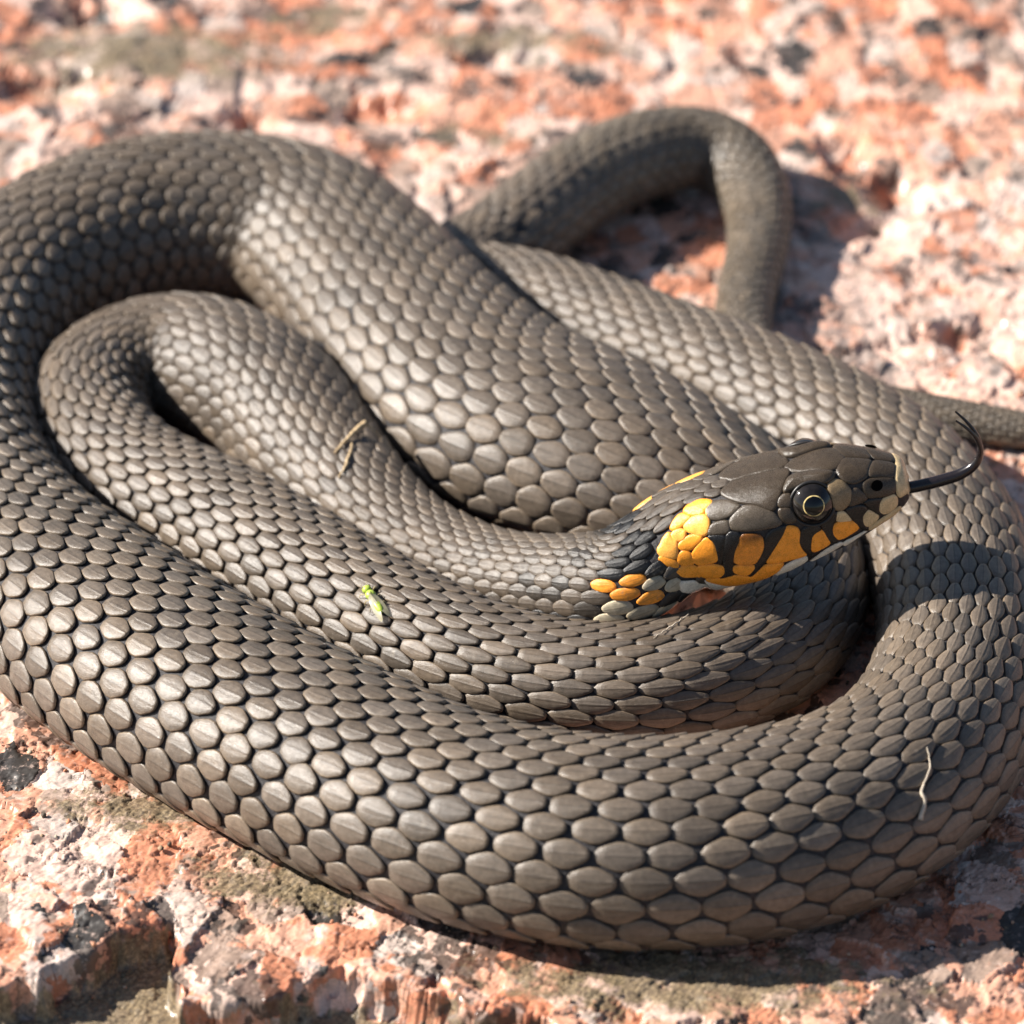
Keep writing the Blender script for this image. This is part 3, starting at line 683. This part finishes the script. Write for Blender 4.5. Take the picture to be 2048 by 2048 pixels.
class RowMap:
    def __init__(self, nrow, frac): self.n = nrow; self.ss, self.tab, self.q = B.arc_tables(nrow, frac); self.step = 2.0
    def theta(self, s, hr):                                                  # hr: signed position in half rows
        s = np.clip(s, 0, self.ss[-1] - .01); i = (s / self.step).astype(int); i = np.minimum(i, len(self.ss) - 2); f = s / self.step - i
        a = np.abs(hr); m = 2.0 * self.n + 1; a = .74 * a + .26 * a * a / m     # rows widen from the back towards the belly
        j = np.minimum(a.astype(int), self.tab.shape[1] - 2); g = a - j
        t0 = self.tab[i, j] * (1 - g) + self.tab[i, j + 1] * g; t1 = self.tab[i + 1, j] * (1 - g) + self.tab[i + 1, j + 1] * g
        return np.sign(hr) * (t0 * (1 - f) + t1 * f)
    def pitch(self, s): return np.interp(s, self.ss, self.q)

PITCH_S = [0, 30, 50, 80, 120, 180, 260, 320, 400, 500, 600, 700, 780, 830, 860, 900, 950, 1000, 1030]
PITCH_P = [2.3, 2.4, 2.9, 3.5, 3.9, 4.3, 4.6, 4.9, 4.9, 4.9, 4.9, 4.7, 4.2, 3.6, 3.1, 2.6, 2.2, 1.7, 1.4]
BROWN = np.array((.122, .095, .071))
scales = []                                                                  # (centre, V, tint, suv)
def add_scales(rm, s_from, s_to, phase=0):
    s = s_from; ring = 0; cen = []
    while s < s_to:
        p = np.interp(s, PITCH_S, PITCH_P); cen.append((s, p)); s += p
    for (s, p) in cen:
        for j in range(-rm.n, rm.n + 1):
            s0 = s + (p / 2 if j % 2 else 0); q = rm.pitch(s0)
            hr = 2.0 * j; low = abs(j) == rm.n
            jig = rng.uniform(-1, 1, 6)
            stretch = np.interp(s0, [60, 300, 420, 520, 700, 780, 1000], [1.06, 1.02, .98, .96, .96, 1.0, 1.04]); leaf = float(np.interp(s0, [40, 100, 160, 300, 400, 500, 560, 690, 740, 780, 1000], [.7, .6, .35, .22, .25, .3, .15, .10, .4, .45, .45]))
            Lh = .5 * p * stretch * (1 + .03 * jig[4]); wf = np.interp(s0, [30, 80, 160, 290, 345, 420, 500, 570, 610, 690, 760, 900], [.60, .61, .625, .625, .57, .585, .62, .625, .595, .585, .62, .62]) * (1.22 if low else 1)
            th0 = rm.theta(np.array([s0]), np.array([hr]))
            e0 = None
            tint = BROWN * (1 + .16 * jig[0]) * (1 + np.array((.03, 0, -.05)) * jig[3]); lift = .30; keel = .065
            if low: keel = .03
            if s0 < 60:
                e0 = float(np.interp(th0[0], _th, ETA[min(int(s0 / .25), len(_ss) - 1)]))
                if s0 < 34.5:
                    near = [P for P in COVER if P[:, 0].min() < s0 + 1 and P[:, 0].max() > s0 - 1]
                    if s0 < 21.5 and abs(th0[0]) < 2.2: continue
                    if any(seg_dist(np.array([s0]), np.array([e0]), P)[0][0] > -.35 for P in near): continue
                ne = -abs(e0)
                if in_poly([s0], [ne], REG['black'])[0]: tint = np.array((.009, .0080, .0078))
                if in_poly([s0], [ne], REG['collar'])[0] and e0 < 0: tint = np.array(TINT['O'])
                if seg_dist(np.array([s0]), np.array([ne]), REG['orange2'])[0][0] > -.75: tint = np.array(TINT['O']) * (.85 + .3 * rng.random()); keel = .02
                if in_poly([s0], [ne], REG['white'])[0] or in_poly([s0], [ne], REG['white2'])[0]: tint = np.array((.40, .34, .24)); keel = .02
                elif abs(e0) > 11 and s0 < 50 and rng.random() < .5: tint = np.array((.02, .018, .018))
                elif 31 < s0 < 50 and -13 < ne < -2 and rng.random() < np.interp(s0, [38, 50], [.65, .15]) and tint[0] > .05 and tint[0] < .3: tint = BROWN * .35
                Lh *= .84 if tint[0] > .2 else 1.0
                tint = tint * np.interp(s0, [25, 45, 60], [.62, .72, .9]) if tint[0] < .2 else tint
            if s0 > 845: tint = tint * np.array((.98, 1.0, .98)); keel *= .6; lift *= .6
            sc, ar, h = scale_shape(s0, hr, Lh, q, wf, lift, keel, jig, leaf)
            k = min(1.0, p / 4.2) ** .8
            sc = np.clip(sc, .1, B.L - .3); th = rm.theta(sc, ar)
            scales.append((sc, th, h * k, tint, rng.random()))
main_rows = RowMap(9, .70); tail_rows = RowMap(7, .72)
add_scales(main_rows, 20.5, 828)
add_scales(tail_rows, 830, 1006)
SC = np.stack([a[0] for a in scales]); TH = np.stack([a[1] for a in scales]); HH = np.stack([a[2] for a in scales])
V = B.point(SC, TH) + B.normal(SC, TH) * HH[..., None]                        # (n, 9, 11, 3)
nS, nx_, ny_ = V.shape[:3]
print('scales', nS)
F1 = grid_faces(nx_, ny_)
suv = np.zeros((nx_, ny_, 3)); suv[..., 0] = SX[:, None]; suv[..., 1] = SY[None]
tints = np.array([a[3] for a in scales]); rnd = np.array([a[4] for a in scales])

# which scales show largest in the picture: projected area, hidden ones dropped
bm_v = [tuple(v.co) for v in body.data.vertices]; bm_f = [tuple(p.vertices) for p in body.data.polygons]
bvh = BVHTree.FromPolygons(bm_v, bm_f)
fwd = np.array([0, math.cos(EL), -math.sin(EL)]); upv = np.array([0, math.sin(EL), math.cos(EL)]); Kp = 1024 * 620 / 135.0
def proj(P):
    v = P - CAM; z = v @ fwd; return np.stack([512 + Kp * v[..., 0] / z, 512 - Kp * (v @ upv) / z], -1)
cx, cy = nx_ // 2, ny_ // 2
px = proj(V[:, [0, cx, -1, cx], [cy, 0, cy, -1]])
area = .5 * np.abs((px[:, 2, 0] - px[:, 0, 0]) * (px[:, 3, 1] - px[:, 1, 1]) - (px[:, 3, 0] - px[:, 1, 0]) * (px[:, 2, 1] - px[:, 0, 1]))
ctr = V[:, cx, cy]; nrm = B.normal(SC[:, cx, cy], TH[:, cx, cy])
face = np.sum(nrm * (CAM - ctr), 1) > 0
inside = (px[:, :, 0].min(1) > 4) & (px[:, :, 0].max(1) < 1020) & (px[:, :, 1].min(1) > 4) & (px[:, :, 1].max(1) < 1020)
order = np.argsort(-area * face * inside); chosen = []
for i in order:
    if len(chosen) >= 300 or not (face[i] and inside[i]): break
    o = Vector(CAM * MM); d = Vector((ctr[i] + nrm[i] * .4) * MM) - o
    hit = bvh.ray_cast(o, d.normalized(), d.length - .0004)
    if hit[0] is None: chosen.append(i)
ch = set(chosen)
def scale_mesh(ids, name):
    n = len(ids); v = V[ids].reshape(-1, 3)
    f = (F1[None] + (np.arange(n) * nx_ * ny_)[:, None, None]).reshape(-1, 4)
    t = np.ones((n, nx_ * ny_, 4)); t[..., :3] = tints[ids][:, None]
    s = np.tile(suv.reshape(1, -1, 3), (n, 1, 1)); s[..., 2] = rnd[ids][:, None]
    me = mesh_np(name, v, f, M_SCALE, snake, attrs={'tint': ('FLOAT_COLOR', t), 'suv': ('FLOAT_VECTOR', s)})
    return me
for i in chosen: scale_mesh([i], 'scale')
rest = [i for i in range(nS) if i not in ch]
ro = scale_mesh(rest, 'scales'); ro['kind'] = 'stuff'

# ---- broad belly plates under the coils
def belly():
    s = 36.0; P = []; n = 0; bx = np.linspace(-1, 1, 5); by = np.linspace(-1, 1, 13)
    while s < 828:
        p = np.interp(s, PITCH_S, PITCH_P); t0 = main_rows.theta(np.array([s]), np.array([19.4]))[0]
        X = s + bx[:, None] * p * .56 + 0 * by[None]; A = math.pi + by[None] * (math.pi - t0) + 0 * bx[:, None]
        h = -.05 + .14 * (1 + bx[:, None]) - .25 * (np.abs(bx[:, None]) > .99) * (bx[:, None] < 0) - .2 * (np.abs(by[None]) > .99)
        X = np.clip(X, .1, B.L - .3)
        P.append(B.point(X, A) + B.normal(X, A) * h[..., None]); s += p; n += 1
    P = np.array(P); f = (grid_faces(5, 13)[None] + (np.arange(n) * 65)[:, None, None]).reshape(-1, 4)
    o = mesh_np('belly_plates', P.reshape(-1, 3), f, plain('belly_plate_skin', (.055, .048, .045), .4, .4, .6), snake); o['kind'] = 'stuff'
belly()

# ================================================================ small things lying on the snake
def on_body(s, th, h=0.0):
    s = np.atleast_1d(np.asarray(s, float)); th = np.atleast_1d(np.asarray(th, float))
    return (B.point(s, th) + B.normal(s, th) * h)
def tag(o, label, cat, group=None):
    o['label'] = label; o['category'] = cat
    if group: o['group'] = group

M_GREEN = plain('insect_green', (.36, .46, .06), .4, .4, 3.0); M_WING = plain('insect_wing', (.34, .31, .20), .3, .25, 2.0, Alpha=.8); M_LEG = plain('insect_leg', (.45, .36, .18), .5)
def insect():
    pa = on_body(INSECT[0][0], INSECT[0][1], .25)[0]; pb = on_body(INSECT[1][0], INSECT[1][1], .25)[0]
    n = B.normal(np.array([INSECT[0][0]]), np.array([INSECT[0][1]]))[0]
    x = pa - pb; L = np.linalg.norm(x); x /= L; y = np.cross(n, x); y /= np.linalg.norm(y); n = np.cross(x, y)
    c = (pa + pb) / 2 + n * .55
    root = bpy.data.objects.new('leafhopper', None); COL.objects.link(root); tag(root, 'tiny lime green insect with clear wings on the brown scales', 'insect')
    root.location = ((pa + pb) / 2) * MM
    def part(name, v, f, m):
        o = mesh_np(name, v - (pa + pb) / 2, f, m, root); return o
    part('head', *ellipsoid(c + x * L * .40, (.55, .62, .5), x, y, n), M_GREEN)
    part('thorax', *ellipsoid(c + x * L * .18 + n * .1, (.75, .68, .55), x, y, n), M_GREEN)
    part('abdomen', *ellipsoid(c - x * L * .2, (1.35, .55, .45), x, y, n), M_GREEN)
    for sg in (1, -1):
        part('eye', *ellipsoid(c + x * L * .46 + y * sg * .45 + n * .1, (.2, .2, .2), x, y, n, 7, 10), plain('insect_eye', (.1, .08, .02), .2, 0))
        a = np.linspace(0, 1, 9)[:, None]; b = np.linspace(-1, 1, 5)[None]
        W = c + x * (L * .2 - a * L * .85)[..., None] + y * (sg * (.22 + a * .35) + b * .48 * np.sin(.25 + a * 2.6) )[..., None] + n * (.62 - .75 * a - .18 * b * sg)[..., None]
        part('wing', W.reshape(-1, 3), grid_faces(9, 5), M_WING)
        for k, t in enumerate((.28, .08, -.12)):
            P = np.array([c + x * L * t + y * sg * .4 - n * .1, c + x * (L * t + .3 - .3 * k) + y * sg * 1.0 + n * .1, c + x * (L * t + .5 - .55 * k) + y * sg * 1.35 - n * .62])
            part('leg', *tube(P, np.array([.08, .07, .04]), 6), M_LEG)
        P = np.array([c + x * L * .5 + y * sg * .2 + n * .1, c + x * (L * .5 + .5) + y * sg * .5 + n * .3])
        part('antenna', *tube(P, np.array([.04, .02]), 5), M_LEG)
insect()

M_STRAW = plain('dry_straw', (.50, .36, .20), .7, .35, 2.0); M_FIBRE = plain('pale_fibre', (.52, .44, .34), .8, .4, 4.0)
def strand(name, pts, R, m, label, cat, lift=.45, twigs=()):
    P = np.vstack([on_body(s, t, lift + (dz if len(q) else 0))[0] for s, t, *q in pts for dz in [q[0] if q else 0]])
    Q = resample(P, 26); u = np.linspace(0, 1, 26)
    Q[1:-1] += rng.normal(0, .05, (24, 3))
    parts = [tube(Q, np.interp(u, np.linspace(0, 1, len(R)), R), 7)]
    for tw in twigs:
        P2 = np.vstack([on_body(s, t, lift + (q[0] if q else 0))[0] for s, t, *q in tw]); Q2 = resample(P2, 14)
        parts.append(tube(Q2, np.linspace(.16, .05, 14), 6))
    v, f = merge(parts); o = mesh_np(name, v, f, m); tag(o, label, cat)
T1 = STRANDS['twig']
strand('straw', [(*T1[0], 0), (*T1[1], .5), (*T1[2], .9)], [.14, .26, .42], M_STRAW, 'forked bit of dry straw caught on the inner coil', 'straw', twigs=[[(*T1[2], .8), ((T1[2][0] + T1[3][0]) / 2, (T1[2][1] + T1[3][1]) / 2, .4), (*T1[3], 0)]])
strand('straw', STRANDS['twig2'], [.08, .22, .12], M_STRAW, 'short curled straw fibre lying below the forked straw', 'straw')
strand('plant_fibre', STRANDS['thread'], [.06, .10, .12, .26, .3], M_FIBRE, 'pale thread of plant fibre stuck on the outer coil in shade', 'fibre')
strand('plant_fibre', STRANDS['bits'], [.05, .09, .04], M_FIBRE, 'thin pale fibre on the coil just beneath the orange collar', 'fibre')

# ---- loose grit on the rock
def grit():
    n = 2600; x = rng.uniform(-78, 78, n); y = rng.uniform(-108, 60, n) ; r = .12 + .32 * rng.random(n) ** 3
    dens = vnoise(x, y, .06, 31) + .5 * vnoise(x, y, .3, 32); k = dens > .72; x, y, r = x[k], y[k], r[k]
    z = ground_height(x, y) + r * .3
    t = (1 + 5 ** .5) / 2
    ico = np.array([(-1, t, 0), (1, t, 0), (-1, -t, 0), (1, -t, 0), (0, -1, t), (0, 1, t), (0, -1, -t), (0, 1, -t), (t, 0, -1), (t, 0, 1), (-t, 0, -1), (-t, 0, 1)]) / 1.9
    fc = np.array([(0, 11, 5), (0, 5, 1), (0, 1, 7), (0, 7, 10), (0, 10, 11), (1, 5, 9), (5, 11, 4), (11, 10, 2), (10, 7, 6), (7, 1, 8), (3, 9, 4), (3, 4, 2), (3, 2, 6), (3, 6, 8), (3, 8, 9), (4, 9, 5), (2, 4, 11), (6, 2, 10), (8, 6, 7), (9, 8, 1)])
    m = len(x); V = ico[None] * (r[:, None, None] * rng.uniform(.6, 1.4, (m, 12, 1)) * rng.uniform(.6, 1.3, (m, 1, 3))) + np.stack([x, y, z], 1)[:, None]
    F = (fc[None] + (np.arange(m) * 12)[:, None, None]).reshape(-1, 3)
    mt, b, tt = new_mat('grit', Roughness=.8); P = tt.vmath('SCALE', tt.n.new('ShaderNodeTexCoord').outputs['Object'], 1000.0)
    c = tt.sep(tt.voro(P, .8).outputs['Color'])
    tt.put(b.inputs['Base Color'], tt.ramp(c[0], [(0, (.30, .20, .12)), (.3, (.5, .3, .2)), (.5, (.09, .07, .05)), (.7, (.42, .36, .27)), (.85, (.5, .22, .12))], 'CONSTANT'))
    o = mesh_np('grit', V.reshape(-1, 3), F, mt, smooth=False); o['kind'] = 'stuff'; o['label'] = 'loose sand and grit scattered over the granite'; o['category'] = 'grit'
grit()
